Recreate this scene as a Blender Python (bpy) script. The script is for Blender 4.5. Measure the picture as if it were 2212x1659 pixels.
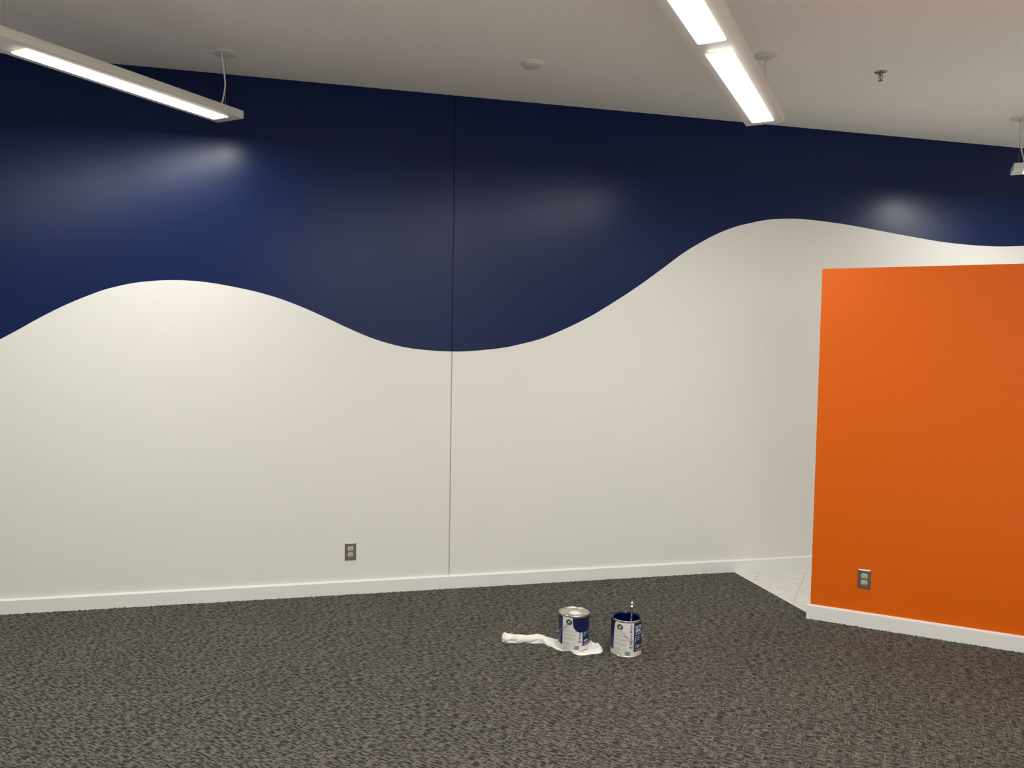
import bpy, bmesh, math, random
from math import sin, cos, pi, radians, atan2, hypot
from mathutils import Vector, Matrix, noise as mnoise

random.seed(7)
scene = bpy.context.scene
for o in list(bpy.data.objects):
    bpy.data.objects.remove(o, do_unlink=True)
COL = scene.collection

# ------------------------------------------------------------------ camera
EYE = 1.635
PITCH, ROLL, YAW = -0.04926, 0.01658, 0.24034
fwd = Vector((sin(YAW) * cos(PITCH), cos(YAW) * cos(PITCH), sin(PITCH)))
r0 = Vector((cos(YAW), -sin(YAW), 0))
u0 = r0.cross(fwd)
right = r0 * cos(ROLL) + u0 * sin(ROLL)
up = u0 * cos(ROLL) - r0 * sin(ROLL)
cam_data = bpy.data.cameras.new('camera')
cam = bpy.data.objects.new('camera', cam_data)
COL.objects.link(cam)
cam.matrix_world = Matrix(((right.x, up.x, -fwd.x, 0), (right.y, up.y, -fwd.y, 0),
                           (right.z, up.z, -fwd.z, EYE), (0, 0, 0, 1)))
cam_data.sensor_fit = 'HORIZONTAL'
cam_data.sensor_width = 36
cam_data.lens = 1691.46 * 36 / 2212
cam_data.clip_start = 0.02
scene.camera = cam

# ------------------------------------------------------------------ world, exposure
world = bpy.data.worlds.new('world')
scene.world = world
world.use_nodes = True
world.node_tree.nodes['Background'].inputs[0].default_value = (0, 0, 0, 1)
world.node_tree.nodes['Background'].inputs[1].default_value = 0
vs = scene.view_settings
vs.view_transform = 'Standard'
vs.look = 'None'
vs.exposure = 0.0
vs.gamma = 1.0
vs.use_curve_mapping = False
LENS_POWER = 47.0          # radiance of the pendant diffusers
LENS_COLOR = (0.985, 1.0, 0.965)

# ------------------------------------------------------------------ room numbers (metres)
D = 5.1154                 # the painted wall stands at y = D
HC = 3.249                 # ceiling height
XL, XR, YF = -5.2, 7.6, -5.0
PHI = -0.69755             # heading of the orange wall
U = Vector((cos(PHI), sin(PHI), 0))
N = Vector((sin(PHI), -cos(PHI), 0))     # towards the room
O = Vector((2.9017, 4.1215, 0))          # front left corner of the orange wall
HO = 2.1208                # its height
CARPET_Z = 0.006
XC = 2.9441                # carpet edge
SEAM = 0.841

# ------------------------------------------------------------------ helpers
def srgb(r, g, b):
    f = lambda c: c / 12.92 if c <= 0.04045 else ((c + 0.055) / 1.055) ** 2.4
    return (f(r / 255), f(g / 255), f(b / 255), 1)

def finish(o, bm, mats, smooth=None):
    bmesh.ops.recalc_face_normals(bm, faces=bm.faces[:])
    bm.to_mesh(o.data)
    bm.free()
    for m in (mats if isinstance(mats, (list, tuple)) else [mats]):
        o.data.materials.append(m)
    if smooth is not None:
        for p in o.data.polygons:
            p.use_smooth = True
        o.data.set_sharp_from_angle(angle=radians(smooth))

def obj(name, bm, mats, parent=None, smooth=None):
    o = bpy.data.objects.new(name, bpy.data.meshes.new(name))
    COL.objects.link(o)
    finish(o, bm, mats, smooth)
    if parent is not None:
        o.parent = parent
    return o

def tag(o, label, cat, group=None):
    o['label'] = label
    o['category'] = cat
    if group:
        o['group'] = group
    return o

def structure(o, label=None):
    o['kind'] = 'structure'
    if label:
        o['label'] = label
    return o

def thing(name, label, cat, loc, rotz=0.0, group=None):
    o = bpy.data.objects.new(name, None)
    COL.objects.link(o)
    o.empty_display_size = 0.05
    o.location = loc
    o.rotation_euler = (0, 0, rotz)
    return tag(o, label, cat, group)

def box(bm, x0, x1, y0, y1, z0, z1, mat=0, bevel=0.0):
    v = [bm.verts.new((x, y, z)) for z in (z0, z1) for y in (y0, y1) for x in (x0, x1)]
    fs = [(0, 2, 3, 1), (4, 5, 7, 6), (0, 1, 5, 4), (2, 6, 7, 3), (0, 4, 6, 2), (1, 3, 7, 5)]
    faces = [bm.faces.new([v[i] for i in f]) for f in fs]
    for f in faces:
        f.material_index = mat
    if bevel:
        edges = list({e for f in faces for e in f.edges})
        bmesh.ops.bevel(bm, geom=edges, offset=bevel, segments=2, affect='EDGES', profile=0.5)
    return faces

def prism(bm, pts, z0, z1, mat=0):
    """A polygon in plan, extruded from z0 to z1."""
    a = [bm.verts.new((p[0], p[1], z0)) for p in pts]
    b = [bm.verts.new((p[0], p[1], z1)) for p in pts]
    n = len(pts)
    fs = [bm.faces.new(a[::-1]), bm.faces.new(b)]
    for i in range(n):
        fs.append(bm.faces.new((a[i], a[(i + 1) % n], b[(i + 1) % n], b[i])))
    for f in fs:
        f.material_index = mat
    return fs

def lathe(bm, prof, seg=48, M=None, mat=0, close=False):
    """Turn a profile [(radius, height)] about z; M moves the result."""
    M = M or Matrix.Identity(4)
    rings = []
    for r, z in prof:
        if r < 1e-7:
            rings.append([bm.verts.new(M @ Vector((0, 0, z)))])
        else:
            rings.append([bm.verts.new(M @ Vector((r * cos(2 * pi * i / seg), r * sin(2 * pi * i / seg), z))) for i in range(seg)])
    pairs = list(zip(rings, rings[1:])) + ([(rings[-1], rings[0])] if close else [])
    for a, b in pairs:
        for i in range(seg):
            j = (i + 1) % seg
            if len(a) == 1 and len(b) == 1:
                continue
            if len(a) == 1:
                f = bm.faces.new((a[0], b[j], b[i]))
            elif len(b) == 1:
                f = bm.faces.new((a[i], a[j], b[0]))
            else:
                f = bm.faces.new((a[i], a[j], b[j], b[i]))
            f.material_index = mat
    return rings

def tube(bm, pts, rad, seg=8, mat=0, caps=True):
    pts = [Vector(p) for p in pts]
    rads = rad if isinstance(rad, (list, tuple)) else [rad] * len(pts)
    rings = []
    prev = None
    for i, p in enumerate(pts):
        t = (pts[min(i + 1, len(pts) - 1)] - pts[max(i - 1, 0)]).normalized()
        if prev is None:
            a = t.cross(Vector((0, 0, 1)))
            if a.length < 1e-3:
                a = t.cross(Vector((1, 0, 0)))
            a.normalize()
        else:
            a = (prev - t * prev.dot(t)).normalized()
        prev = a
        b = t.cross(a)
        rings.append([bm.verts.new(p + (a * cos(2 * pi * k / seg) + b * sin(2 * pi * k / seg)) * rads[i]) for k in range(seg)])
    for a, b in zip(rings, rings[1:]):
        for k in range(seg):
            f = bm.faces.new((a[k], a[(k + 1) % seg], b[(k + 1) % seg], b[k]))
            f.material_index = mat
    if caps:
        for r in (rings[0][::-1], rings[-1]):
            f = bm.faces.new(r)
            f.material_index = mat

def catmull(pts, n):
    """n samples per span through pts."""
    P = [Vector(p) for p in pts]
    P = [P[0] * 2 - P[1]] + P + [P[-1] * 2 - P[-2]]
    out = []
    for i in range(1, len(P) - 2):
        for k in range(n):
            t = k / n
            a, b, c, d = P[i - 1:i + 3]
            out.append(0.5 * ((2 * b) + (c - a) * t + (2 * a - 5 * b + 4 * c - d) * t * t + (3 * b - a - 3 * c + d) * t ** 3))
    out.append(P[-2].copy())
    return out

# ------------------------------------------------------------------ materials
class Mat:
    def __init__(self, name, color=(0.8, 0.8, 0.8, 1), rough=0.5, metal=0.0, spec=0.5):
        self.m = bpy.data.materials.new(name)
        self.m.use_nodes = True
        self.t = self.m.node_tree
        self.b = self.t.nodes['Principled BSDF']
        self.b.inputs['Base Color'].default_value = color
        self.b.inputs['Roughness'].default_value = rough
        self.b.inputs['Metallic'].default_value = metal
        self.b.inputs['Specular IOR Level'].default_value = spec
    def n(self, kind, **kw):
        nd = self.t.nodes.new(kind)
        for k, v in kw.items():
            if k in nd.inputs:
                nd.inputs[k].default_value = v
            else:
                setattr(nd, k, v)
        return nd
    def l(self, a, b):
        self.t.links.new(a, b)
    def noise(self, scale, detail=2.0, stretch=(1, 1, 1), rough=0.5, rot=0.0):
        tc = self.n('ShaderNodeTexCoord')
        mp = self.n('ShaderNodeMapping')
        mp.inputs['Scale'].default_value = stretch
        if rot:                # turn first, then stretch
            tr = self.n('ShaderNodeMapping')
            tr.inputs['Rotation'].default_value = (0, 0, rot)
            self.l(tc.outputs['Object'], tr.inputs[0])
            self.l(tr.outputs[0], mp.inputs[0])
        else:
            self.l(tc.outputs['Object'], mp.inputs[0])
        ns = self.n('ShaderNodeTexNoise')
        ns.inputs['Scale'].default_value = scale
        ns.inputs['Detail'].default_value = detail
        ns.inputs['Roughness'].default_value = rough
        self.l(mp.outputs[0], ns.inputs['Vector'])
        return ns.outputs[0]
    def ramp(self, src, stops, interp='LINEAR'):
        r = self.n('ShaderNodeValToRGB')
        r.color_ramp.interpolation = interp
        e = r.color_ramp.elements
        while len(e) < len(stops):
            e.new(0.5)
        for el, (p, c) in zip(e, stops):
            el.position = p
            el.color = c if len(c) == 4 else (*c, 1)
        self.l(src, r.inputs[0])
        return r.outputs[0]
    def mix(self, fac, a, b, mode='MIX'):
        x = self.n('ShaderNodeMix', data_type='RGBA', blend_type=mode)
        for s, i in ((fac, 0), (a, 6), (b, 7)):
            if isinstance(s, (int, float)):
                x.inputs[i].default_value = s
            elif isinstance(s, tuple):
                x.inputs[i].default_value = s
            else:
                self.l(s, x.inputs[i])
        return x.outputs[2]
    def bump(self, src, strength=0.2, dist=0.002):
        bp = self.n('ShaderNodeBump')
        bp.inputs['Strength'].default_value = strength
        bp.inputs['Distance'].default_value = dist
        self.l(src, bp.inputs['Height'])
        self.l(bp.outputs[0], self.b.inputs['Normal'])
        return bp
    def color(self, s):
        self.l(s, self.b.inputs['Base Color'])
    def roughness(self, src, lo, hi):
        mr = self.n('ShaderNodeMapRange')
        mr.inputs['To Min'].default_value = lo
        mr.inputs['To Max'].default_value = hi
        self.l(src, mr.inputs[0])
        self.l(mr.outputs[0], self.b.inputs['Roughness'])

def wall_paint(name, c, rough=0.5, vary=0.04, bump=0.12, streak=0.06, spec=0.5, grain=0.0):
    m = Mat(name, c, rough, spec=spec)
    n1 = m.noise(1.3, 3)
    dark = tuple(v * (1 - vary) for v in c[:3]) + (1,)
    x = m.mix(n1, dark, c)
    if grain:                  # fine spatter texture
        x = m.mix(m.ramp(m.noise(130, 2), [(0.35, (0, 0, 0)), (0.65, (1, 1, 1))]), x, tuple(v * (1 - grain) for v in c[:3]) + (1,))
    m.color(x)
    m.bump(m.noise(420, 2), bump, 0.0006)
    m.roughness(m.noise(9, 2, (1, 1, 0.18)), rough - streak, rough + streak)
    return m.m

WHITE = wall_paint('white_wall_paint', (0.80, 0.775, 0.73, 1), 0.46)
CEIL = wall_paint('ceiling_paint', (0.91, 0.875, 0.85, 1), 0.85, bump=0.25, grain=0.09)
ORANGE = wall_paint('orange_paint', (0.73, 0.122, 0.003, 1), 0.40, 0.02, spec=0.22)
PLAIN = wall_paint('plain_off_white_paint', (0.80, 0.78, 0.74, 1), 0.6)
TRIM = wall_paint('white_trim_paint', (0.83, 0.815, 0.785, 1), 0.35, 0.01, 0.04)

def blue_paint():
    m = Mat('navy_paint', (0.0015, 0.012, 0.08, 1), 0.3, spec=0.25)
    n1 = m.noise(2.0, 2, (1, 1, 0.35))
    m.color(m.mix(n1, (0.0011, 0.0098, 0.062, 1), (0.0016, 0.0130, 0.081, 1)))
    m.bump(m.noise(300, 3), 0.22, 0.0008)
    m.roughness(m.noise(9, 2, (1, 1, 0.12)), 0.277, 0.305)
    return m.m
BLUE = blue_paint()

def carpet_mat():
    m = Mat('woven_carpet', (0.08, 0.07, 0.06, 1), 0.95, spec=0.15)
    a = m.noise(1.0, 1.5, (30, 118, 1), 0.55, -PHI)         # short dashes along the orange wall
    c = m.noise(1.0, 1.0, (125, 17, 1), 0.5, -PHI)          # sparse crossing dashes
    s = m.noise(420, 1)
    w = m.noise(3.0, 2)
    base = m.ramp(a, [(0.40, (0.032, 0.0275, 0.0222)), (0.47, (0.058, 0.051, 0.043)), (0.53, (0.118, 0.107, 0.091)), (0.62, (0.165, 0.150, 0.129))])
    cross = m.ramp(c, [(0.60, (0, 0, 0)), (0.66, (1, 1, 1))])
    x = m.mix(cross, base, (0.168, 0.153, 0.132, 1))
    speck = m.ramp(s, [(0.3, (0.72, 0.72, 0.72)), (0.7, (1.2, 1.2, 1.2))])
    x = m.mix(1.0, x, speck, 'MULTIPLY')
    x = m.mix(1.0, x, m.ramp(w, [(0.3, (0.92, 0.92, 0.92)), (0.7, (1.06, 1.06, 1.06))]), 'MULTIPLY')
    m.color(x)
    m.bump(m.mix(0.5, a, s), 0.6, 0.004)
    return m.m
CARPET = carpet_mat()

def tile_mat():
    m = Mat('vinyl_tile', (0.72, 0.69, 0.63, 1), 0.32)
    a = m.noise(14, 5, (1, 3, 1), 0.65)
    b = m.noise(70, 3)
    x = m.ramp(a, [(0.30, (0.50, 0.48, 0.44)), (0.42, (0.70, 0.67, 0.62)), (0.7, (0.78, 0.75, 0.69))])
    x = m.mix(m.ramp(b, [(0.66, (0, 0, 0)), (0.72, (0.35, 0.35, 0.35))]), x, (0.42, 0.40, 0.37, 1))
    m.color(x)
    return m.m
TILE = tile_mat()
GROUT = Mat('tile_adhesive', (0.44, 0.42, 0.38, 1), 0.9).m

def lens_mat(name, col, power):
    m = bpy.data.materials.new(name)
    m.use_nodes = True
    t = m.node_tree
    t.nodes.clear()
    e = t.nodes.new('ShaderNodeEmission')
    e.inputs[0].default_value = (*col, 1)
    e.inputs[1].default_value = power
    o = t.nodes.new('ShaderNodeOutputMaterial')
    t.links.new(e.outputs[0], o.inputs[0])
    return m
LENS = lens_mat('lit_diffuser', LENS_COLOR, LENS_POWER)
LENS_RIM = lens_mat('lit_diffuser_rim', (1.0, 0.78, 0.55), 1.3)
HOUSING = Mat('white_powder_coat', (0.78, 0.76, 0.72, 1), 0.45).m
CANOPY = Mat('canopy_enamel', (0.68, 0.66, 0.62, 1), 0.5).m
CORD = Mat('white_cord', (0.72, 0.70, 0.66, 1), 0.55).m

def brushed(name, c, rough, aniso=0.0):
    m = Mat(name, c, rough, 1.0)
    m.roughness(m.noise(60, 3, (1, 1, 8)), rough * 0.8, rough * 1.25)
    return m.m
STEEL = brushed('brushed_steel', (0.42, 0.40, 0.38, 1), 0.32)
TIN = brushed('tinplate', (0.66, 0.62, 0.56, 1), 0.26)
DARKTIN = brushed('dark_tinplate', (0.34, 0.31, 0.27, 1), 0.35)
WIRE = brushed('galvanised_wire', (0.62, 0.60, 0.57, 1), 0.3)
CHROME = brushed('aged_chrome', (0.30, 0.26, 0.21, 1), 0.3)
IVORY = Mat('ivory_plastic', (0.60, 0.54, 0.36, 1), 0.35).m
DARK = Mat('dark_slot', (0.012, 0.009, 0.005, 1), 0.8).m

def simple(name, c, rough, vary=0.08, scale=30):
    m = Mat(name, c, rough)
    m.color(m.mix(m.noise(scale, 3), tuple(v * (1 - vary) for v in c[:3]) + (1,), c))
    return m.m
LABEL_WHITE = simple('label_white', (0.74, 0.72, 0.69, 1), 0.4, 0.04)
LABEL_BLUE = simple('label_blue', (0.008, 0.026, 0.115, 1), 0.35, 0.1)
LABEL_GREY = simple('label_grey_ink', (0.50, 0.49, 0.465, 1), 0.5)
LABEL_DARK = simple('label_dark_ink', (0.07, 0.065, 0.07, 1), 0.5)
LABEL_RED = simple('label_red_ink', (0.42, 0.02, 0.03, 1), 0.45)
LABEL_PINK = simple('label_pink_ink', (0.72, 0.33, 0.31, 1), 0.45)
STICKER = simple('white_sticker', (0.86, 0.84, 0.78, 1), 0.5, 0.04, 90)
WET = Mat('wet_navy_paint', (0.003, 0.007, 0.06, 1), 0.12).m
DRYING = Mat('navy_paint_smear', (0.004, 0.009, 0.065, 1), 0.3).m
BLACK = Mat('black_handle', (0.015, 0.015, 0.018, 1), 0.22).m
BRISTLE = simple('navy_bristles', (0.01, 0.02, 0.09, 1), 0.6)

def cloth_mat():
    m = Mat('white_cotton', (0.84, 0.80, 0.74, 1), 0.9, spec=0.2)
    m.bump(m.noise(500, 2), 0.3, 0.0008)
    m.b.inputs['Sheen Weight'].default_value = 0.2
    return m.m
COTTON = cloth_mat()

# ------------------------------------------------------------------ the wave on the wall
WAVE = [(-5.4, 1.93), (-5.1, 1.985), (-4.8, 1.99), (-4.4, 1.93), (-3.9, 1.70), (-3.4, 1.50), (-2.95, 1.375), (-2.6, 1.345),
        (-2.3, 1.38), (-2.05, 1.475), (-1.92, 1.55), (-1.803, 1.621), (-1.711, 1.677), (-1.619, 1.736), (-1.526, 1.792), (-1.432, 1.843),
        (-1.306, 1.902), (-1.211, 1.938), (-1.082, 1.972), (-0.952, 1.990), (-0.853, 1.996), (-0.753, 1.995), (-0.653, 1.987),
        (-0.517, 1.966), (-0.371, 1.937), (-0.231, 1.897), (-0.089, 1.844), (0.055, 1.781), (0.201, 1.715), (0.35, 1.657),
        (0.538, 1.610), (0.73, 1.591), (0.841, 1.588), (0.909, 1.589), (1.044, 1.600), (1.188, 1.618), (1.294, 1.641),
        (1.441, 1.680), (1.564, 1.729), (1.705, 1.794), (1.831, 1.861), (1.957, 1.938), (2.085, 2.020), (2.214, 2.109),
        (2.344, 2.204), (2.475, 2.301), (2.608, 2.383), (2.743, 2.454), (2.88, 2.509), (3.018, 2.547), (3.112, 2.568),
        (3.208, 2.582), (3.351, 2.592), (3.448, 2.592), (3.595, 2.586), (3.794, 2.572), (3.997, 2.551), (4.204, 2.528),
        (4.414, 2.506), (4.627, 2.486), (4.844, 2.475), (5.008, 2.472), (5.175, 2.474), (5.309, 2.482), (5.413, 2.490),
        (5.7, 2.52), (6.1, 2.575), (6.6, 2.62), (7.1, 2.60), (7.8, 2.52)]
WAVE = [(v.x, v.z) for v in catmull([(x, 0, z) for x, z in WAVE], 4)]

def wave_z(x):
    for (x0, z0), (x1, z1) in zip(WAVE, WAVE[1:]):
        if x0 <= x <= x1:
            return z0 + (z1 - z0) * (x - x0) / (x1 - x0)
    return WAVE[-1][1]

def wave_span(x0, x1):
    return [(x0, wave_z(x0))] + [p for p in WAVE if x0 + 1e-4 < p[0] < x1 - 1e-4] + [(x1, wave_z(x1))]

def sheet(bm, pts, other_z, y0, y1, mat=0):
    """Wall sheet between the wave and a level line, from y0 (face) back to y1."""
    f0 = [bm.verts.new((x, y0, z)) for x, z in pts]
    f1 = [bm.verts.new((x, y0, other_z)) for x, z in pts]
    b0 = [bm.verts.new((x, y1, z)) for x, z in pts]
    b1 = [bm.verts.new((x, y1, other_z)) for x, z in pts]
    n = len(pts)
    for i in range(n - 1):
        bm.faces.new((f0[i], f0[i + 1], f1[i + 1], f1[i]))
        bm.faces.new((b0[i], b1[i], b1[i + 1], b0[i + 1]))
        bm.faces.new((f0[i], b0[i], b0[i + 1], f0[i + 1]))
        bm.faces.new((f1[i], f1[i + 1], b1[i + 1], b1[i]))
    for i in (0, n - 1):
        bm.faces.new((f0[i], f1[i], b1[i], b0[i]))
    for f in bm.faces:
        f.material_index = mat

PT = 0.014                     # panel thickness
GAP = 0.0042                   # half width of the control joint
bm = bmesh.new()
box(bm, XL - 0.1, XR + 0.1, D + PT, D + PT + 0.12, -0.05, HC + 0.1)
wall_back = structure(obj('wall_back', bm, WHITE), 'long wall, off-white below and navy above a wavy painted line')
for x0, x1, flr in ((XL - 0.02, SEAM - GAP, True), (SEAM + GAP, XR + 0.02, False)):
    pts = wave_span(x0, x1)
    bm = bmesh.new()
    sheet(bm, pts, -0.02, D, D + PT)
    panel = obj('wall_panel', bm, WHITE, wall_back)
    bm = bmesh.new()
    sheet(bm, pts, HC + 0.02, D - 0.0004, D + PT)
    if flr:                    # the navy paint runs on into the joint
        box(bm, SEAM - GAP, SEAM + GAP, D + PT - 0.001, D + PT, wave_z(SEAM), HC + 0.02)
    p = obj('painted_wave', bm, BLUE, panel)
    p['label'] = 'glossy navy blue paint with a wavy lower edge'

# ------------------------------------------------------------------ other walls and ceiling
bm = bmesh.new()
box(bm, XL - 0.1, XR + 0.1, YF - 0.1, D + 0.13, HC, HC + 0.12)
structure(obj('ceiling', bm, CEIL), 'flat off-white ceiling')
for nm, a in (('wall_left', (XL - 0.12, XL, YF, D)), ('wall_outer', (XR, XR + 0.12, YF, D)), ('wall_front', (XL, XR, YF - 0.12, YF))):
    bm = bmesh.new()
    box(bm, *a, -0.02, HC)
    structure(obj(nm, bm, PLAIN))

TH = 0.125                     # orange wall thickness
LO = 3.9                       # its length
def P2(s, t, z=0.0):
    """Point s along the orange wall, t out from its face towards the room."""
    v = O + U * s + N * t
    return Vector((v.x, v.y, z))

bm = bmesh.new()
fs = prism(bm, [P2(0, 0), P2(LO, 0), P2(LO, -TH), P2(0, -TH)], 0.0, HO)
for f in fs:
    f.normal_update()
bm.normal_update()
bmesh.ops.recalc_face_normals(bm, faces=bm.faces[:])
for f in bm.faces:
    if f.normal.dot(N) > 0.9:
        f.material_index = 1
structure(obj('wall_right', bm, [PLAIN, ORANGE]), 'part-height partition wall painted bright orange')

# ------------------------------------------------------------------ baseboards: flat face, bevelled top
BT, BF, BH = 0.020, 0.0876, 0.0950
def board(bm, path):
    """Sweep the baseboard profile along path [(inner point, outward vector)] (mitred)."""
    rings = []
    for p, v in path:
        prof = ((0, 0.0), (BT, 0.0), (BT, BF), (0, BH))
        rings.append([bm.verts.new((p[0] + v[0] * a, p[1] + v[1] * a, z)) for a, z in prof])
    for a, b in zip(rings, rings[1:]):
        for k in range(4):
            bm.faces.new((a[k], a[(k + 1) % 4], b[(k + 1) % 4], b[k]))
    bm.faces.new(rings[0])
    bm.faces.new(rings[-1][::-1])

bm = bmesh.new()
board(bm, [((XL, D), (0, -1)), ((XR, D), (0, -1))])
structure(obj('baseboard_back', bm, TRIM), 'white baseboard along the wavy painted wall')
bm = bmesh.new()
board(bm, [(P2(LO, 0), N), (P2(0, 0), N - U), (P2(0, -TH), -U - N), (P2(LO, -TH), -N)])
structure(obj('baseboard_right', bm, TRIM), 'white baseboard wrapping the end of the orange wall')

# ------------------------------------------------------------------ floor: slab, carpet, vinyl tiles
bm = bmesh.new()
box(bm, XL - 0.1, XR + 0.1, YF - 0.1, D + 0.13, -0.12, -0.004)
bm2 = bmesh.new()
box(bm2, XL, XR, YF, 1.5, -0.004, 0.004)
floor = structure(obj('floor', bm, GROUT), 'floor with dark woven carpet and pale vinyl tiles')
obj('bounce_floor', bm2, TILE, floor)  # unseen pale floor added to throw light back onto ceiling and walls
# where the carpet edge line meets the centre of the partition
k = (XC - O.x) / (-N.x) if abs(N.x) > 1e-6 else 0
edge_in = O - N * k
far = P2(LO, -0.06)

YC = 1.5                       # carpet stops here; the pale floor beyond is an unseen, added light bouncer
bm = bmesh.new()
prism(bm, [(XL, D), (XL, YC), (XR, YC), (XR, max(far.y, 1.6)), (far.x, max(far.y, 1.6)), (edge_in.x, edge_in.y), (XC, D)], -0.004, CARPET_Z)
carpet = obj('carpet', bm, CARPET, floor)
carpet['label'] = 'dark grey-brown woven carpet'

def clip(poly, p, n):
    """Keep the side of a convex polygon where (q - p).n >= 0."""
    out = []
    for i, a in enumerate(poly):
        b = poly[(i + 1) % len(poly)]
        da, db = (a - p).dot(n), (b - p).dot(n)
        if da >= 0:
            out.append(a)
        if (da >= 0) != (db >= 0):
            out.append(a + (b - a) * (da / (da - db)))
    return out

T = 0.3048
S0, T0 = -0.1265, -0.5405
V2 = lambda a, b: Vector((a, b))
for i in range(-8, 20):
    for j in range(-16, 3):
        g = 0.0007
        q = [P2(S0 + i * T + a, T0 + j * T + b) for a, b in ((g, g), (T - g, g), (T - g, T - g), (g, T - g))]
        q = [V2(v.x, v.y) for v in q]
        q = clip(q, V2(XC + 0.0005, 0), V2(1, 0))
        q = q and clip(q, V2(0, D - 0.001), V2(0, -1))
        q = q and clip(q, V2(P2(0, -0.07).x, P2(0, -0.07).y), V2(-N.x, -N.y))
        q = q and clip(q, V2(XR, 0), V2(-1, 0))
        if len(q) < 3:
            continue
        area = abs(sum(a.x * b.y - b.x * a.y for a, b in zip(q, q[1:] + q[:1]))) / 2
        if area < 2e-4:
            continue
        bm = bmesh.new()
        prism(bm, q, -0.004, random.uniform(-0.0002, 0.0002))
        obj('tile', bm, TILE, floor)

# ragged pile where the carpet meets the baseboards
bm = bmesh.new()
rnd = random.Random(3)
def tuft(x, y):
    h = rnd.uniform(0.002, 0.0075)
    w = rnd.uniform(0.003, 0.009)
    v = [bm.verts.new((x + a * w, y + b * 0.004, CARPET_Z - 0.001 + c * h)) for a, b, c in
         ((-1, -1, 0), (1, -1, 0), (1, 1, 0), (-1, 1, 0), (rnd.uniform(-.6, .6), rnd.uniform(-.5, .5), 1))]
    for a, b in ((0, 1), (1, 2), (2, 3), (3, 0)):
        bm.faces.new((v[a], v[b], v[4]))
for _ in range(900):
    tuft(rnd.uniform(-3.0, XC - 0.01), D - BT - 0.004)
for _ in range(600):
    v = P2(rnd.uniform(0.0, 3.0), BT + 0.004)
    tuft(v.x, v.y)
pile = obj('carpet_pile', bm, CARPET, floor)
pile['kind'] = 'stuff'

# ------------------------------------------------------------------ pendant lights
LW, LH, ZB, MOD = 0.205, 0.0425, 2.884, 1.235
def rounded_rect(x0, x1, y0, y1, r, n=5):
    pts = []
    for cx, cy, a0 in ((x1 - r, y1 - r, 0), (x0 + r, y1 - r, 90), (x0 + r, y0 + r, 180), (x1 - r, y0 + r, 270)):
        for k in range(n + 1):
            a = radians(a0 + 90 * k / n)
            pts.append((cx + r * cos(a), cy + r * sin(a)))
    return pts

def pendant(label, end, ang, modules, cord_at_end=True, cable_lat=0.0):
    """A linear fitting hung from the ceiling; local -x runs from its visible end, z=0 is its underside."""
    L = modules * MOD
    t = thing('pendant_light', label, 'light', (end[0], end[1], ZB), radians(ang), None)
    bm = bmesh.new()
    box(bm, -L, 0, -LW / 2, LW / 2, 0.0, LH, bevel=0.0012)
    obj('housing', bm, HOUSING, t, smooth=40)
    for k in range(modules):
        x1 = -k * MOD - 0.064
        x0 = x1 - 1.117
        bm = bmesh.new()
        a = [bm.verts.new((x, y, 0.0005)) for x, y in rounded_rect(x0, x1, -0.061, 0.061, 0.010)]
        b = [bm.verts.new((x, y, -0.0035)) for x, y in rounded_rect(x0 + 0.004, x1 - 0.004, -0.057, 0.057, 0.008)]
        f = bm.faces.new(b[::-1])
        n = len(a)
        for i in range(n):
            q = bm.faces.new((a[i], b[i], b[(i + 1) % n], a[(i + 1) % n]))
            q.material_index = 1
        obj('diffuser', bm, [LENS, LENS_RIM], t)
    top = HC - ZB
    for k in range(modules + 1):
        x = -0.036 if k == 0 else (-L + 0.036 if k == modules else -k * MOD)
        bm = bmesh.new()
        first = k == 0 and cord_at_end
        if first:
            lathe(bm, [(0.0, top - 0.007), (0.057, top - 0.007), (0.0615, top - 0.0055), (0.0635, top - 0.003), (0.0635, top)], 48, Matrix.Translation((x, 0, 0)))
        else:
            lathe(bm, [(0.0, top - 0.004), (0.018, top - 0.004), (0.02, top)], 24, Matrix.Translation((x, 0, 0)))
        obj('canopy', bm, CANOPY, t, smooth=40)
        bm = bmesh.new()
        lathe(bm, [(0.0, top - 0.034), (0.0035, top - 0.034), (0.0048, top - 0.030), (0.0048, top - 0.012), (0.0065, top - 0.010), (0.0065, top - 0.003)], 16, Matrix.Translation((x, 0, 0)))
        obj('cable_gripper', bm, STEEL, t, smooth=40)
        bm = bmesh.new()
        tube(bm, [(x, 0, top - 0.033), (x, 0, LH - 0.002)], 0.0010, 8)
        obj('suspension_cable', bm, STEEL, t)
        bm = bmesh.new()
        lathe(bm, [(0.004, LH - 0.001), (0.004, LH + 0.012), (0.0022, LH + 0.016), (0, LH + 0.016)], 12, Matrix.Translation((x, 0, 0)))
        obj('cable_anchor', bm, HOUSING, t, smooth=40)
        if first:
            bm = bmesh.new()
            path = catmull([(x - 0.022, 0.004, top - 0.003), (x - 0.018, 0.003, top - 0.05), (x - 0.010, -0.002, top - 0.12),
                            (x - 0.008, -0.006, top - 0.18), (x - 0.022, -0.008, top - 0.25), (x - 0.040, -0.006, LH + 0.0)], 8)
            tube(bm, path, 0.0046, 10)
            obj('power_cord', bm, CORD, t, smooth=60)
    return t

pendant('long white linear pendant light at upper left, over the wave crest of the navy wall', (-0.5022, 4.7752), 48.43, 3)
pendant('white linear pendant light with two lit panels at top right of centre', (2.393, 3.9601), 49.32, 4)
pendant('white linear pendant light cut by the right picture edge, above the orange wall', (4.6299, 4.4987), 139.67, 2)
for k, (x, y) in enumerate(((0.3, 0.1), (1.8, 0.0), (4.7, 0.9))):  # unseen pendants, added to balance the light on walls and ceiling
    pendant('added unseen white linear pendant light behind the photographer, %s from the left' % ('first', 'second', 'third')[k], (x, y), (90.0, 90.0, 49.3)[k], (4, 4, 3)[k])

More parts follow.
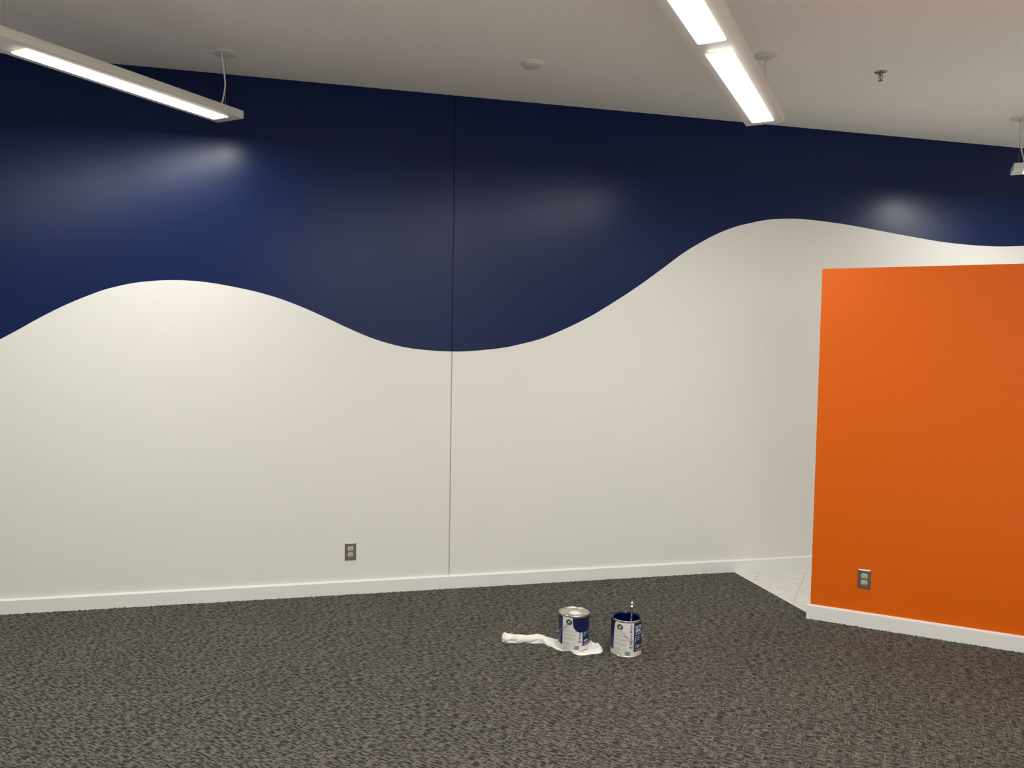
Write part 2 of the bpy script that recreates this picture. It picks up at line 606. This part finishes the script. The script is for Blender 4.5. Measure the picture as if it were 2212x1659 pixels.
# ------------------------------------------------------------------ ceiling cover and sprinkler
t = thing('ceiling_cover', 'round off-white cap on the ceiling between the two long lights', 'cover', (1.171, 4.416, HC))
bm = bmesh.new()
lathe(bm, [(0.0, -0.003), (0.066, -0.003), (0.0715, -0.0015), (0.072, 0.0)], 56)
obj('flange', bm, CEIL, t, smooth=40)
bm = bmesh.new()
lathe(bm, [(0.0, -0.0185), (0.050, -0.0185), (0.0555, -0.0165), (0.059, -0.010), (0.0605, -0.0025)], 56)
obj('cap', bm, CANOPY, t, smooth=35)

t = thing('fire_sprinkler', 'small chrome fire sprinkler hanging from the ceiling', 'sprinkler', (3.139, 3.978, HC))
bm = bmesh.new()
lathe(bm, [(0.0, -0.006), (0.012, -0.006), (0.030, -0.0035), (0.0335, 0.0)], 40)
obj('escutcheon', bm, CHROME, t, smooth=50)
bm = bmesh.new()
lathe(bm, [(0.0, -0.021), (0.0085, -0.021), (0.0105, -0.018), (0.0105, -0.012), (0.0125, -0.011), (0.0125, -0.004)], 24)
for s in (-1, 1):
    tube(bm, catmull([(s * 0.008, 0, -0.019), (s * 0.0135, 0, -0.028), (s * 0.011, 0, -0.038), (0.0, 0, -0.046)], 6), 0.0021, 8)
lathe(bm, [(0.0, -0.0505), (0.004, -0.0505), (0.004, -0.043), (0.0, -0.043)], 12)
obj('sprinkler_frame', bm, CHROME, t, smooth=50)
bm = bmesh.new()
tube(bm, [(0, 0, -0.021), (0, 0, -0.043)], 0.0016, 8)
obj('glass_bulb', bm, Mat('red_bulb', (0.25, 0.03, 0.02, 1), 0.15).m, t, smooth=60)
bm = bmesh.new()
for k in range(12):
    a = 2 * pi * k / 12
    w = 0.10
    v = [bm.verts.new((r * cos(a + b), r * sin(a + b), z)) for z in (-0.0515, -0.0500) for r, b in ((0.003, -w), (0.014, -w), (0.014, w), (0.003, w))]
    for f in ((0, 1, 2, 3), (7, 6, 5, 4), (0, 4, 5, 1), (1, 5, 6, 2), (2, 6, 7, 3), (3, 7, 4, 0)):
        bm.faces.new([v[i] for i in f])
lathe(bm, [(0.0, -0.0517), (0.008, -0.0517), (0.008, -0.0499), (0.0, -0.0499)], 24)
obj('deflector', bm, CHROME, t)

# ------------------------------------------------------------------ wall outlets
def outlet(label, loc, rotz):
    """Duplex outlet: local x along the wall, -y out of it, z up."""
    t = thing('wall_outlet', label, 'outlet', loc, rotz)
    w, h = 0.0352, 0.0575
    bm = bmesh.new()
    prof = [(0.0, 0.0), (0.0, -0.0025), (0.0055, -0.0058)]
    rings = []
    for ins, y in prof:
        rings.append([bm.verts.new((sx * (w - ins), y, sz * (h - ins))) for sx, sz in ((-1, -1), (1, -1), (1, 1), (-1, 1))])
    for a, b in zip(rings, rings[1:]):
        for k in range(4):
            bm.faces.new((a[k], a[(k + 1) % 4], b[(k + 1) % 4], b[k]))
    bm.faces.new(rings[-1])
    bm.faces.new(rings[0][::-1])
    obj('cover_plate', bm, STEEL, t)
    for s in (1, -1):
        cz = s * 0.0195
        bm = bmesh.new()
        pts = []
        for k in range(40):
            a = 2 * pi * k / 40
            x, z = 0.0172 * cos(a), 0.0172 * sin(a)
            pts.append((x, max(-0.0140, min(0.0140, z))))
        a = [bm.verts.new((x, -0.0050, cz + z)) for x, z in pts]
        b = [bm.verts.new((x, -0.0076, cz + z)) for x, z in pts]
        c = [bm.verts.new((x * 0.95, -0.0082, cz + z * 0.95)) for x, z in pts]
        for i in range(40):
            j = (i + 1) % 40
            bm.faces.new((a[i], a[j], b[j], b[i]))
            bm.faces.new((b[i], b[j], c[j], c[i]))
        bm.faces.new(c)
        rec = obj('receptacle', bm, IVORY, t, smooth=40)
        for x, hh in ((-0.0064, 0.0042), (0.0064, 0.0036)):
            bm = bmesh.new()
            box(bm, x - 0.0016, x + 0.0016, -0.0084, -0.006, cz + 0.0035 - hh, cz + 0.0035 + hh)
            obj('slot', bm, DARK, rec)
        bm = bmesh.new()
        M = Matrix.Translation((0, -0.0060, cz - 0.0078)) @ Matrix.Rotation(pi / 2, 4, 'X')
        lathe(bm, [(0, 0.0024), (0.0027, 0.0024), (0.0027, 0)], 14, M)
        obj('ground_hole', bm, DARK, rec)
    bm = bmesh.new()
    M = Matrix.Translation((0, -0.0055, 0)) @ Matrix.Rotation(pi / 2, 4, 'X')
    lathe(bm, [(0, 0.0020), (0.0022, 0.0016), (0.0032, 0.0003), (0.0032, -0.001)], 14, M)
    obj('screw', bm, TIN, t, smooth=40)
    return t
outlet('grey metal wall outlet on the white wall, left of the wall joint', (0.1942, D, 0.2837), 0)
v = P2(0.2926, 0, 0.2907)
outlet('grey metal wall outlet on the orange wall', v, PHI)

# ------------------------------------------------------------------ paint cans
CR, CH = 0.0815, 0.190
def text_bm(s, size, bold=0.0, spacing=1.0):
    cu = bpy.data.curves.new('lettering', 'FONT')
    cu.body = s
    cu.size = 1.0
    cu.offset = bold
    cu.space_character = spacing
    cu.resolution_u = 3
    cu.fill_mode = 'FRONT'
    tmp = bpy.data.objects.new('lettering', cu)
    COL.objects.link(tmp)
    dg = bpy.context.evaluated_depsgraph_get()
    me = bpy.data.meshes.new_from_object(tmp.evaluated_get(dg))
    bpy.data.objects.remove(tmp)
    bpy.data.curves.remove(cu)
    bm = bmesh.new()
    bm.from_mesh(me)
    bpy.data.meshes.remove(me)
    xs = [v.co.x for v in bm.verts]
    ys = [v.co.y for v in bm.verts]
    return bm, min(xs), max(xs), min(ys), max(ys)

def wrap_text(dst, s, th0, th1, z0, z1, r, vertical=False, bold=0.0):
    """Lay text on the can between angles th0..th1 (degrees) and heights z0..z1."""
    bm, x0, x1, y0, y1 = text_bm(s, 1, bold)
    m = {}
    for v in bm.verts:
        a, b = (v.co.x - x0) / (x1 - x0), (v.co.y - y0) / (y1 - y0)
        if vertical:
            a, b = 1 - b, a
        th = radians(th0 + (th1 - th0) * a)
        m[v] = dst.verts.new((r * cos(th), r * sin(th), z0 + (z1 - z0) * b))
    for f in bm.faces:
        try:
            dst.faces.new([m[v] for v in f.verts])
        except ValueError:
            pass
    bm.free()

def patch(bm, th0, th1, z0, z1, r, mat=0, step=4.0):
    n = max(1, int(abs(th1 - th0) / step))
    a = [(radians(th0 + (th1 - th0) * i / n)) for i in range(n + 1)]
    lo = [bm.verts.new((r * cos(t), r * sin(t), z0)) for t in a]
    hi = [bm.verts.new((r * cos(t), r * sin(t), z1)) for t in a]
    for i in range(n):
        f = bm.faces.new((lo[i], lo[i + 1], hi[i + 1], hi[i]))
        f.material_index = mat

def run_on_can(bm, edge, ztop, r0, r1, step=2.5):
    """Paint lying on the can from ztop down to a lower edge [(degrees, z)]; a thin closed skin."""
    th0, th1 = edge[0][0], edge[-1][0]
    n = int((th1 - th0) / step)
    cols = []
    for i in range(n + 1):
        th = th0 + (th1 - th0) * i / n
        for (ta, za), (tb, zb) in zip(edge, edge[1:]):
            if ta <= th <= tb:
                k = (th - ta) / (tb - ta)
                z = za + (zb - za) * k
        c, sn = cos(radians(th)), sin(radians(th))
        cols.append([bm.verts.new((r0 * c, r0 * sn, z)), bm.verts.new((r1 * c, r1 * sn, min(z + 0.0008, ztop - 0.0002))),
                     bm.verts.new((r1 * c, r1 * sn, ztop)), bm.verts.new((r0 * c, r0 * sn, ztop))])
    for a, b in zip(cols, cols[1:]):
        for k in range(3):
            bm.faces.new((a[k], b[k], b[k + 1], a[k + 1]))
    for c in (cols[0], cols[-1]):
        bm.faces.new(c)

def paint_can(label, loc, ang0, th_ear, opened, bail_side, bail_drop, bail_out):
    """Local +x faces the camera; angles run to the viewer's right, in degrees."""
    t = thing('paint_can', label, 'paint can', loc, ang0)
    d = th_ear + 23.2                      # how far this can is turned relative to the opened one
    bm = bmesh.new()
    prof = [(0.0, 0.004), (0.077, 0.004), (0.0785, 0.0), (0.0825, 0.0), (0.0832, 0.002), (0.0825, 0.0042), (CR, 0.005),
            (CR, 0.1825), (0.0826, 0.1838), (0.0832, 0.1865), (0.0826, 0.1893), (0.0812, 0.190), (0.0800, 0.1893), (0.0785, 0.1862),
            (0.0762, 0.1845), (0.0740, 0.1862), (0.0725, 0.1886), (0.0708, 0.1888), (0.0700, 0.187), (0.0700, 0.181), (0.0745, 0.178), (0.0795, 0.175),
            (0.0795, 0.006), (0.0, 0.006)]
    lathe(bm, prof, 72)
    if opened:                             # navy paint has run round the back of the rim
        for f in bm.faces:
            c = f.calc_center_median()
            a = math.degrees(atan2(c.y, c.x))
            r = hypot(c.x, c.y)
            if (c.z > 0.176 and r < 0.0822 and (abs(a) > 62 or r < 0.0705)) or (r < 0.0798 and 0.007 < c.z < 0.18):
                f.material_index = 1
            if c.z > 0.183 and abs(a) > 95 or (c.z > 0.183 and a < -55):
                f.material_index = 1
    obj('can_body', bm, [TIN, WET], t, smooth=35)
    # label with its printing
    bm = bmesh.new()
    patch(bm, -180, 180, 0.0052, 0.1822, CR + 0.0003)
    lab = obj('paper_label', bm, LABEL_WHITE, t, smooth=40)
    r = CR + 0.0006
    for a0, a1, z0, z1 in ((-96, -51.6, 0.029, 0.1815), (29.7, 98, 0.0275, 0.1815)):
        bm = bmesh.new()
        patch(bm, a0 + d, a1 + d, z0, z1, r)
        p = obj('blue_panel', bm, LABEL_BLUE, lab, smooth=40)
        p['label'] = 'navy blue printed panel'
    r = CR + 0.0009
    bm = bmesh.new()
    wrap_text(bm, 'Benjamin Moore', 13.2 + d, 25.2 + d, 0.0665, 0.1745, r, True, 0.012)
    obj('lettering', bm, LABEL_DARK, lab)
    bm = bmesh.new()
    wrap_text(bm, 'ULTRA', 36.0 + d, 74 + d, 0.1505, 0.1665, r, bold=0.035)
    wrap_text(bm, 'SPEC', 36.0 + d, 67 + d, 0.1305, 0.1465, r, bold=0.035)
    for z, a1, h in ((0.1245, 80, 0.0016), (0.1195, 72, 0.0022), (0.1065, 66, 0.0018), (0.0975, 66, 0.0018), (0.0885, 60, 0.0018),
                     (0.0535, 60, 0.0052), (0.0465, 66, 0.0016), (0.0345, 76, 0.0030)):
        patch(bm, (43 if 0.08 < z < 0.11 else 36) + d, a1 + d, z, z + h, r)
    for z in (0.080, 0.088, 0.0965, 0.105):
        patch(bm, 36 + d, 39.5 + d, z, z + 0.0052, r)
    obj('panel_lettering', bm, LABEL_WHITE, lab)['kind'] = 'stuff'
    bm = bmesh.new()
    rnd = random.Random(5)
    for z, n in ((0.135, 1), (0.128, 2), (0.113, 4), (0.0925, 4), (0.072, 5), (0.0455, 5), (0.0245, 6)):
        for q in range(n):
            zz = z - q * 0.0031
            a1 = rnd.uniform(-3, 8) if z > 0.05 else rnd.uniform(-20, -10)
            patch(bm, -47 + d, a1 + d, zz, zz + 0.0011, r)
    patch(bm, -10 + d, 8 + d, 0.0435, 0.0448, r)
    patch(bm, -10 + d, -4 + d, 0.0405, 0.043, r)
    patch(bm, -8 + d, -5 + d, 0.0335, 0.0352, r)
    patch(bm, 44 + d, 60 + d, 0.016, 0.0175, r)
    obj('small_print', bm, LABEL_GREY, lab)['kind'] = 'stuff'
    bm = bmesh.new()
    a = -3.0
    while a < 16.5:
        w = rnd.choice((0.35, 0.6, 1.0, 1.3))
        patch(bm, a + d, a + w + d, 0.0105, 0.0315, r)
        a += w + rnd.choice((0.5, 0.8, 1.1))
    obj('barcode', bm, LABEL_DARK, lab)
    bm = bmesh.new()
    A, B, C_ = (10.6, 0.0532), (25.6, 0.0640), (25.6, 0.0424)
    M1, M2 = (18.5, 0.0589), (18.5, 0.0475)
    V = lambda p, rr=r: bm.verts.new((rr * cos(radians(p[0] + d)), rr * sin(radians(p[0] + d)), p[1]))
    f = bm.faces.new([V(A), V(M2), V(M1)])
    f = bm.faces.new([V(M1), V(M2), V(C_), V(B)])
    f.material_index = 1
    obj('triangle_logo', bm, [LABEL_RED, LABEL_PINK], lab)
    # bail ears and wire
    ze = 0.158
    for k in (0, 1):
        a = radians(th_ear + 180 * k)
        M = Matrix.Translation((CR * cos(a), CR * sin(a), ze)) @ Matrix.Rotation(a, 4, 'Z') @ Matrix.Rotation(pi / 2, 4, 'Y')
        bm = bmesh.new()
        lathe(bm, [(0.0170, -0.0025), (0.0172, 0.0012), (0.0158, 0.0024), (0.0135, 0.0020), (0.0105, 0.0006), (0.0085, 0.0006), (0.0078, 0.0022), (0.0, 0.0030)], 36, M)
        ear = obj('bail_ear', bm, DARKTIN, t, smooth=50)
        bm = bmesh.new()
        lathe(bm, [(0.0052, 0.0020), (0.0056, 0.0050), (0.0042, 0.0066), (0.0, 0.0070)], 20, M)
        obj('rivet', bm, TIN, ear, smooth=50)
    bm = bmesh.new()
    ax = Vector((cos(radians(th_ear)), sin(radians(th_ear)), 0))
    outv = Vector((cos(radians(th_ear + 90 * bail_side)), sin(radians(th_ear + 90 * bail_side)), 0))
    pts = []
    for k in range(41):
        f = pi * k / 40
        c = cos(f)
        e = math.copysign(abs(c) ** 0.9, c)
        pts.append(ax * (CR + 0.0065) * e + outv * bail_out * sin(f) + Vector((0, 0, ze - bail_drop * sin(f) ** 0.85)))
    pts = [ax * (CR + 0.0035) + Vector((0, 0, ze + 0.001))] + pts + [-ax * (CR + 0.0035) + Vector((0, 0, ze + 0.001))]
    tube(bm, pts, 0.0016, 8)
    obj('bail_handle', bm, WIRE, t, smooth=60)
    return t

def facing(x, y):
    return atan2(-y, -x)

Z1 = CARPET_Z + 0.0055
canL = paint_can('closed paint can standing on the white rag, silver lid with a white sticker', (1.3406, 3.9702, Z1), facing(1.3406, 3.9702), -17.9, False, -1, 0.085, 0.0895)
bm = bmesh.new()
lathe(bm, [(0.0, 0.1858), (0.058, 0.1858), (0.0615, 0.1872), (0.0660, 0.1880), (0.0690, 0.1868), (0.0705, 0.1895), (0.0730, 0.1900), (0.0752, 0.1885), (0.0768, 0.1860), (0.0782, 0.1866), (0.0790, 0.1880)], 72)
lid = obj('lid', bm, TIN, canL, smooth=35)
bm = bmesh.new()
c, s = cos(radians(40)), sin(radians(40))
pts = [(0.008 + (a * c - b * s), 0.006 + (a * s + b * c)) for a, b in ((-0.0255, -0.0255), (0.0255, -0.0255), (0.0255, 0.0255), (-0.0255, 0.0255))]
prism(bm, pts, 0.1857, 0.1863)
st = obj('sticker', bm, STICKER, lid)
st['label'] = 'square white paper sticker'
bm = bmesh.new()
run_on_can(bm, [(-5.2, 0.1795), (-5.0, 0.156), (-4.0, 0.146), (-2.0, 0.136), (1.5, 0.126), (5, 0.1185), (9, 0.1125), (14, 0.1075), (20, 0.1038), (27, 0.1020),
                (35, 0.1017), (43, 0.1022), (52, 0.1028), (62, 0.1040), (72, 0.1058), (82, 0.109), (92, 0.116), (100, 0.13), (106, 0.15), (108, 0.178)],
           0.1816, CR + 0.0006, CR + 0.0016)
sm = obj('paint_smear', bm, DRYING, canL, smooth=40)
sm['label'] = 'big rounded patch of navy paint over the label'

canR = paint_can('open paint can of navy paint with a brush handle sticking out', (1.5972, 3.8547, CARPET_Z), facing(1.5972, 3.8547), -23.2, True, 1, 0.098, 0.0905)
bm = bmesh.new()
# the surface leaves a gap round the brush: brush crosses z = 0.120 at (-0.0133, 0.0244)
ro, ri = [], []
for k in range(64):
    c, sn = cos(2 * pi * k / 64), sin(2 * pi * k / 64)
    ro.append(bm.verts.new((0.0792 * c, 0.0792 * sn, 0.120)))
    ri.append(bm.verts.new((-0.0133 + 0.0125 * c, 0.0244 + 0.0165 * sn, 0.120)))
for k in range(64):
    bm.faces.new((ro[k], ro[(k + 1) % 64], ri[(k + 1) % 64], ri[k]))
lp = obj('liquid_paint', bm, WET, canR, smooth=60)
lp['label'] = 'wet navy paint inside the can'
bm = bmesh.new()
run_on_can(bm, [(-100, 0.17), (-98, 0.14), (-92, 0.125), (-85, 0.12), (-79, 0.115), (-74, 0.10), (-70, 0.092), (-66, 0.096), (-62, 0.108), (-58.5, 0.116),
                (-56, 0.110), (-53.5, 0.107), (-51.5, 0.112), (-50.5, 0.122), (-50, 0.135), (-49.2, 0.150), (-48, 0.164), (-45, 0.175), (-42, 0.1815)],
           0.1825, CR + 0.0006, CR + 0.0013)
dr = obj('paint_drip', bm, DRYING, canR, smooth=40)
dr['label'] = 'navy paint run down from the rim'

# ------------------------------------------------------------------ paint brush in the open can
a0 = facing(1.5972, 3.8547)
t = thing('paint_brush', 'slim dark paint brush handle standing in the open paint can', 'paint brush', (1.5972, 3.8547, CARPET_Z), a0)
# local x towards the camera, y to the viewer's right
low, high = Vector((0.046, 0.0215, 0.010)), Vector((-0.078, 0.0275, 0.240))
axis = (high - low).normalized()
Lb = (high - low).length
side = Vector((0, 1, 0))
side = (side - axis * side.dot(axis)).normalized()
thick = axis.cross(side)
def flat_sweep(bm, stations, seg=14):
    """stations (distance up the brush, half width, half thickness)."""
    rings = []
    for q, w, h in stations:
        c = low + axis * q
        rings.append([bm.verts.new(c + side * w * cos(2 * pi * k / seg) + thick * h * sin(2 * pi * k / seg)) for k in range(seg)])
    for a, b in zip(rings, rings[1:]):
        for k in range(seg):
            bm.faces.new((a[k], a[(k + 1) % seg], b[(k + 1) % seg], b[k]))
    bm.faces.new(rings[0][::-1])
    bm.faces.new(rings[-1])
bm = bmesh.new()
flat_sweep(bm, [(0.0, 0.020, 0.003), (0.02, 0.022, 0.006), (0.06, 0.021, 0.0075)])
obj('bristles', bm, BRISTLE, t, smooth=40)
bm = bmesh.new()
flat_sweep(bm, [(0.058, 0.0215, 0.008), (0.06, 0.022, 0.0085), (0.095, 0.019, 0.008), (0.097, 0.0185, 0.0078)])
obj('ferrule', bm, TIN, t, smooth=40)
bm = bmesh.new()
flat_sweep(bm, [(0.095, 0.0165, 0.0072), (0.115, 0.013, 0.0065), (0.135, 0.0085, 0.0060), (0.165, 0.0062, 0.0052), (0.20, 0.0060, 0.005), (Lb - 0.026, 0.0064, 0.0048), (Lb - 0.022, 0.0064, 0.0048)])
h1 = obj('handle', bm, BLACK, t, smooth=40)
bm = bmesh.new()
flat_sweep(bm, [(Lb - 0.0235, 0.0066, 0.0050), (Lb - 0.012, 0.0066, 0.0050)])
obj('handle_band', bm, TIN, t, smooth=40)['label'] = 'silver band near the handle tip'
bm = bmesh.new()
flat_sweep(bm, [(Lb - 0.0125, 0.0063, 0.0046), (Lb - 0.005, 0.0066, 0.0046), (Lb - 0.0035, 0.0062, 0.0044)])
obj('handle_end', bm, BLACK, t, smooth=40)
bm = bmesh.new()
flat_sweep(bm, [(Lb - 0.004, 0.0062, 0.0044), (Lb + 0.002, 0.0060, 0.0042), (Lb + 0.006, 0.0042, 0.003), (Lb + 0.0072, 0.0015, 0.0012)])
obj('handle_tip', bm, STICKER, t, smooth=50)['label'] = 'pale handle tip'
bm = bmesh.new()
for q, w, ln in ((0.142, -0.003, 0.014), (0.160, 0.0025, 0.010), (0.171, -0.002, 0.02), (0.198, 0.002, 0.008)):
    c = low + axis * q + side * w + thick * (0.0052 if thick.x > 0 else -0.0052)
    for i in range(2):
        pass
    a = [c + side * sx * 0.0014 + axis * sz * ln / 2 for sx, sz in ((-1, -1), (1, -0.8), (0.8, 1), (-0.7, 0.8))]
    n = thick * (0.0008 if thick.x > 0 else -0.0008)
    va = [bm.verts.new(p) for p in a]
    vb = [bm.verts.new(p + n) for p in a]
    bm.faces.new(vb)
    for i in range(4):
        bm.faces.new((va[i], va[(i + 1) % 4], vb[(i + 1) % 4], vb[i]))
obj('pale_streaks', bm, Mat('pale_streak', (0.22, 0.24, 0.30, 1), 0.2).m, t)  # thin pale streaks laid on the near side of the handle

# ------------------------------------------------------------------ rag
def smoothstep(a, b, x):
    x = max(0.0, min(1.0, (x - a) / (b - a)))
    return x * x * (3 - 2 * x)
spine = [(0.985, 4.139, 0.016, 0.022), (0.995, 4.134, 0.026, 0.033), (1.03, 4.119, 0.028, 0.038), (1.09, 4.098, 0.022, 0.029), (1.145, 4.080, 0.022, 0.030), (1.20, 4.072, 0.025, 0.024),
         (1.245, 4.037, 0.045, 0.018), (1.285, 4.000, 0.064, 0.006), (1.340, 3.972, 0.088, 0.0035), (1.390, 3.955, 0.112, 0.006), (1.423, 3.962, 0.094, 0.016), (1.446, 3.982, 0.058, 0.022)]
P = catmull([(a[0], a[1], 0) for a in spine], 18)
Q = catmull([(a[2], a[3], 0) for a in spine], 18)
bm = bmesh.new()
rnd = random.Random(11)
NT = 49
rows_t, rows_b = [], []
for i, (p, q) in enumerate(zip(P, Q)):
    s = i / (len(P) - 1)
    tg = (P[min(i + 1, len(P) - 1)] - P[max(i - 1, 0)]).normalized()
    nx = Vector((tg.y, -tg.x, 0))            # to the right of travel, towards the camera
    rope = 1 - smoothstep(0.42, 0.62, s)
    top, bot = [], []
    for j in range(NT):
        w = -1 + 2 * j / (NT - 1)
        edge = 1 + 0.09 * sin(i * 0.25 + w) * (1 - rope) + rope * 0.07 * sin(i * 0.167 + (1.6 if w > 0 else 0))
        off = q.x * edge * (sin(w * pi / 2) * rope + w * (1 - rope))
        prof = max(0.0, 1 - abs(w) ** 2.6) ** 0.5 * rope + (1 - abs(w) ** 6) * (1 - rope)
        f = abs(sin(2.6 * w - s * 15 + 0.5 * sin(s * 13)))
        wr = 0.5 + 0.5 * sin(10 * w - s * 24 + 1.5 * sin(s * 13))
        g = 0.5 + 0.5 * sin(9 * w + s * 21 + 1.5 * sin(s * 22 + w * 2))
        fold = rope * (0.46 + 0.42 * f ** 0.7 + 0.12 * wr) + (1 - rope) * (0.35 + 0.40 * g + 0.25 * f)
        pos = p + nx * off
        under = hypot(pos.x - 1.3406, pos.y - 3.9702)
        # crumpled creases that follow the twist
        c1 = 1 - abs(mnoise.noise(Vector((s * 16 - w * 1.6, w * 2.4 + s * 5, 1.7)))) * 2.2
        c2 = 1 - abs(mnoise.noise(Vector((s * 34 - w * 2.5, w * 4.5 + s * 9, 5.1)))) * 2.2
        fold *= 0.80 + 0.26 * c1 * (1 - 0.6 * rope) + 0.08 * c2 * (1 - rope)
        h = q.y * prof * fold * (0.40 + 0.60 * smoothstep(0.40, 0.56, s))
        if under < 0.101:
            h = min(h, 0.0034 + 1.2 * max(0.0, under - 0.098))
        elif s > 0.55:
            h += 0.006 * smoothstep(0.100, 0.112, under) * g * prof
        top.append(bm.verts.new((pos.x, pos.y, CARPET_Z + 0.0008 + h)))
        bot.append(bm.verts.new((pos.x, pos.y, CARPET_Z + 0.0003)))
    rows_t.append(top)
    rows_b.append(bot)
for i in range(len(P) - 1):
    for j in range(NT - 1):
        bm.faces.new((rows_t[i][j], rows_t[i][j + 1], rows_t[i + 1][j + 1], rows_t[i + 1][j]))
        bm.faces.new((rows_b[i][j], rows_b[i + 1][j], rows_b[i + 1][j + 1], rows_b[i][j + 1]))
    for j in (0, NT - 1):
        bm.faces.new((rows_t[i][j], rows_t[i + 1][j], rows_b[i + 1][j], rows_b[i][j]))
for i in (0, len(P) - 1):
    for j in range(NT - 1):
        bm.faces.new((rows_t[i][j], rows_b[i][j], rows_b[i][j + 1], rows_t[i][j + 1]))
# the free end is wrung into three thick strands
def strand(k, ph, rad):
    NS, SEG = 70, 18
    rings = []
    for i in range(NS):
        s_ = 0.57 * i / (NS - 1)
        f = s_ * (len(P) - 1)
        a = int(f)
        p = P[a].lerp(P[a + 1], f - a)
        tg = (P[a + 1] - P[a]).normalized()
        nx = Vector((tg.y, -tg.x, 0))
        end = smoothstep(0.0, 0.035, s_)
        tail = 1 - smoothstep(0.40, 0.57, s_)
        ang = ph + s_ * 17.0 + 0.5 * sin(s_ * 22 + k)
        spread = 0.0115 + 0.004 * sin(s_ * 30 + 2 * k) + 0.022 * (1 - tail)
        rr = rad * (0.45 + 0.55 * end ** 0.5) * (1 + 0.13 * sin(s_ * 27 + 1.9 * k)) * (0.25 + 0.75 * tail)
        zc = CARPET_Z + 0.0175 * (0.30 + 0.70 * tail)
        cen = p + nx * cos(ang) * spread * 1.15 + Vector((0, 0, zc + sin(ang) * 0.0075 * tail))
        w, h = rr * 1.28, rr * (0.80 if tail > 0.5 else 0.55 + 0.5 * tail)
        tilt = ang + pi / 2
        ring = []
        for j in range(SEG):
            t_ = 2 * pi * j / SEG
            wob = 1 + 0.10 * sin(3 * t_ + s_ * 40 + k) + 0.05 * sin(7 * t_ - s_ * 25)
            u_, v_ = w * wob * cos(t_), h * wob * sin(t_)
            x_ = u_ * cos(tilt) - v_ * sin(tilt)
            z_ = u_ * sin(tilt) + v_ * cos(tilt)
            q_ = cen + nx * x_ + Vector((0, 0, z_))
            q_.z = max(q_.z, CARPET_Z + 0.0006)
            if hypot(q_.x - 1.3406, q_.y - 3.9702) < 0.101:
                q_.z = min(q_.z, CARPET_Z + 0.0036)
            ring.append(bm.verts.new(q_))
        rings.append(ring)
    for a, b in zip(rings, rings[1:]):
        for j in range(SEG):
            bm.faces.new((a[j], a[(j + 1) % SEG], b[(j + 1) % SEG], b[j]))
    bm.faces.new(rings[0][::-1])
    bm.faces.new(rings[-1])
for k in range(3):
    strand(k, 0.6 + 2 * pi * k / 3, (0.0158, 0.0138, 0.0148)[k])
rag = obj('rag', bm, COTTON, None, smooth=60)
tag(rag, 'white cotton rag twisted on the carpet under the closed paint can', 'rag')
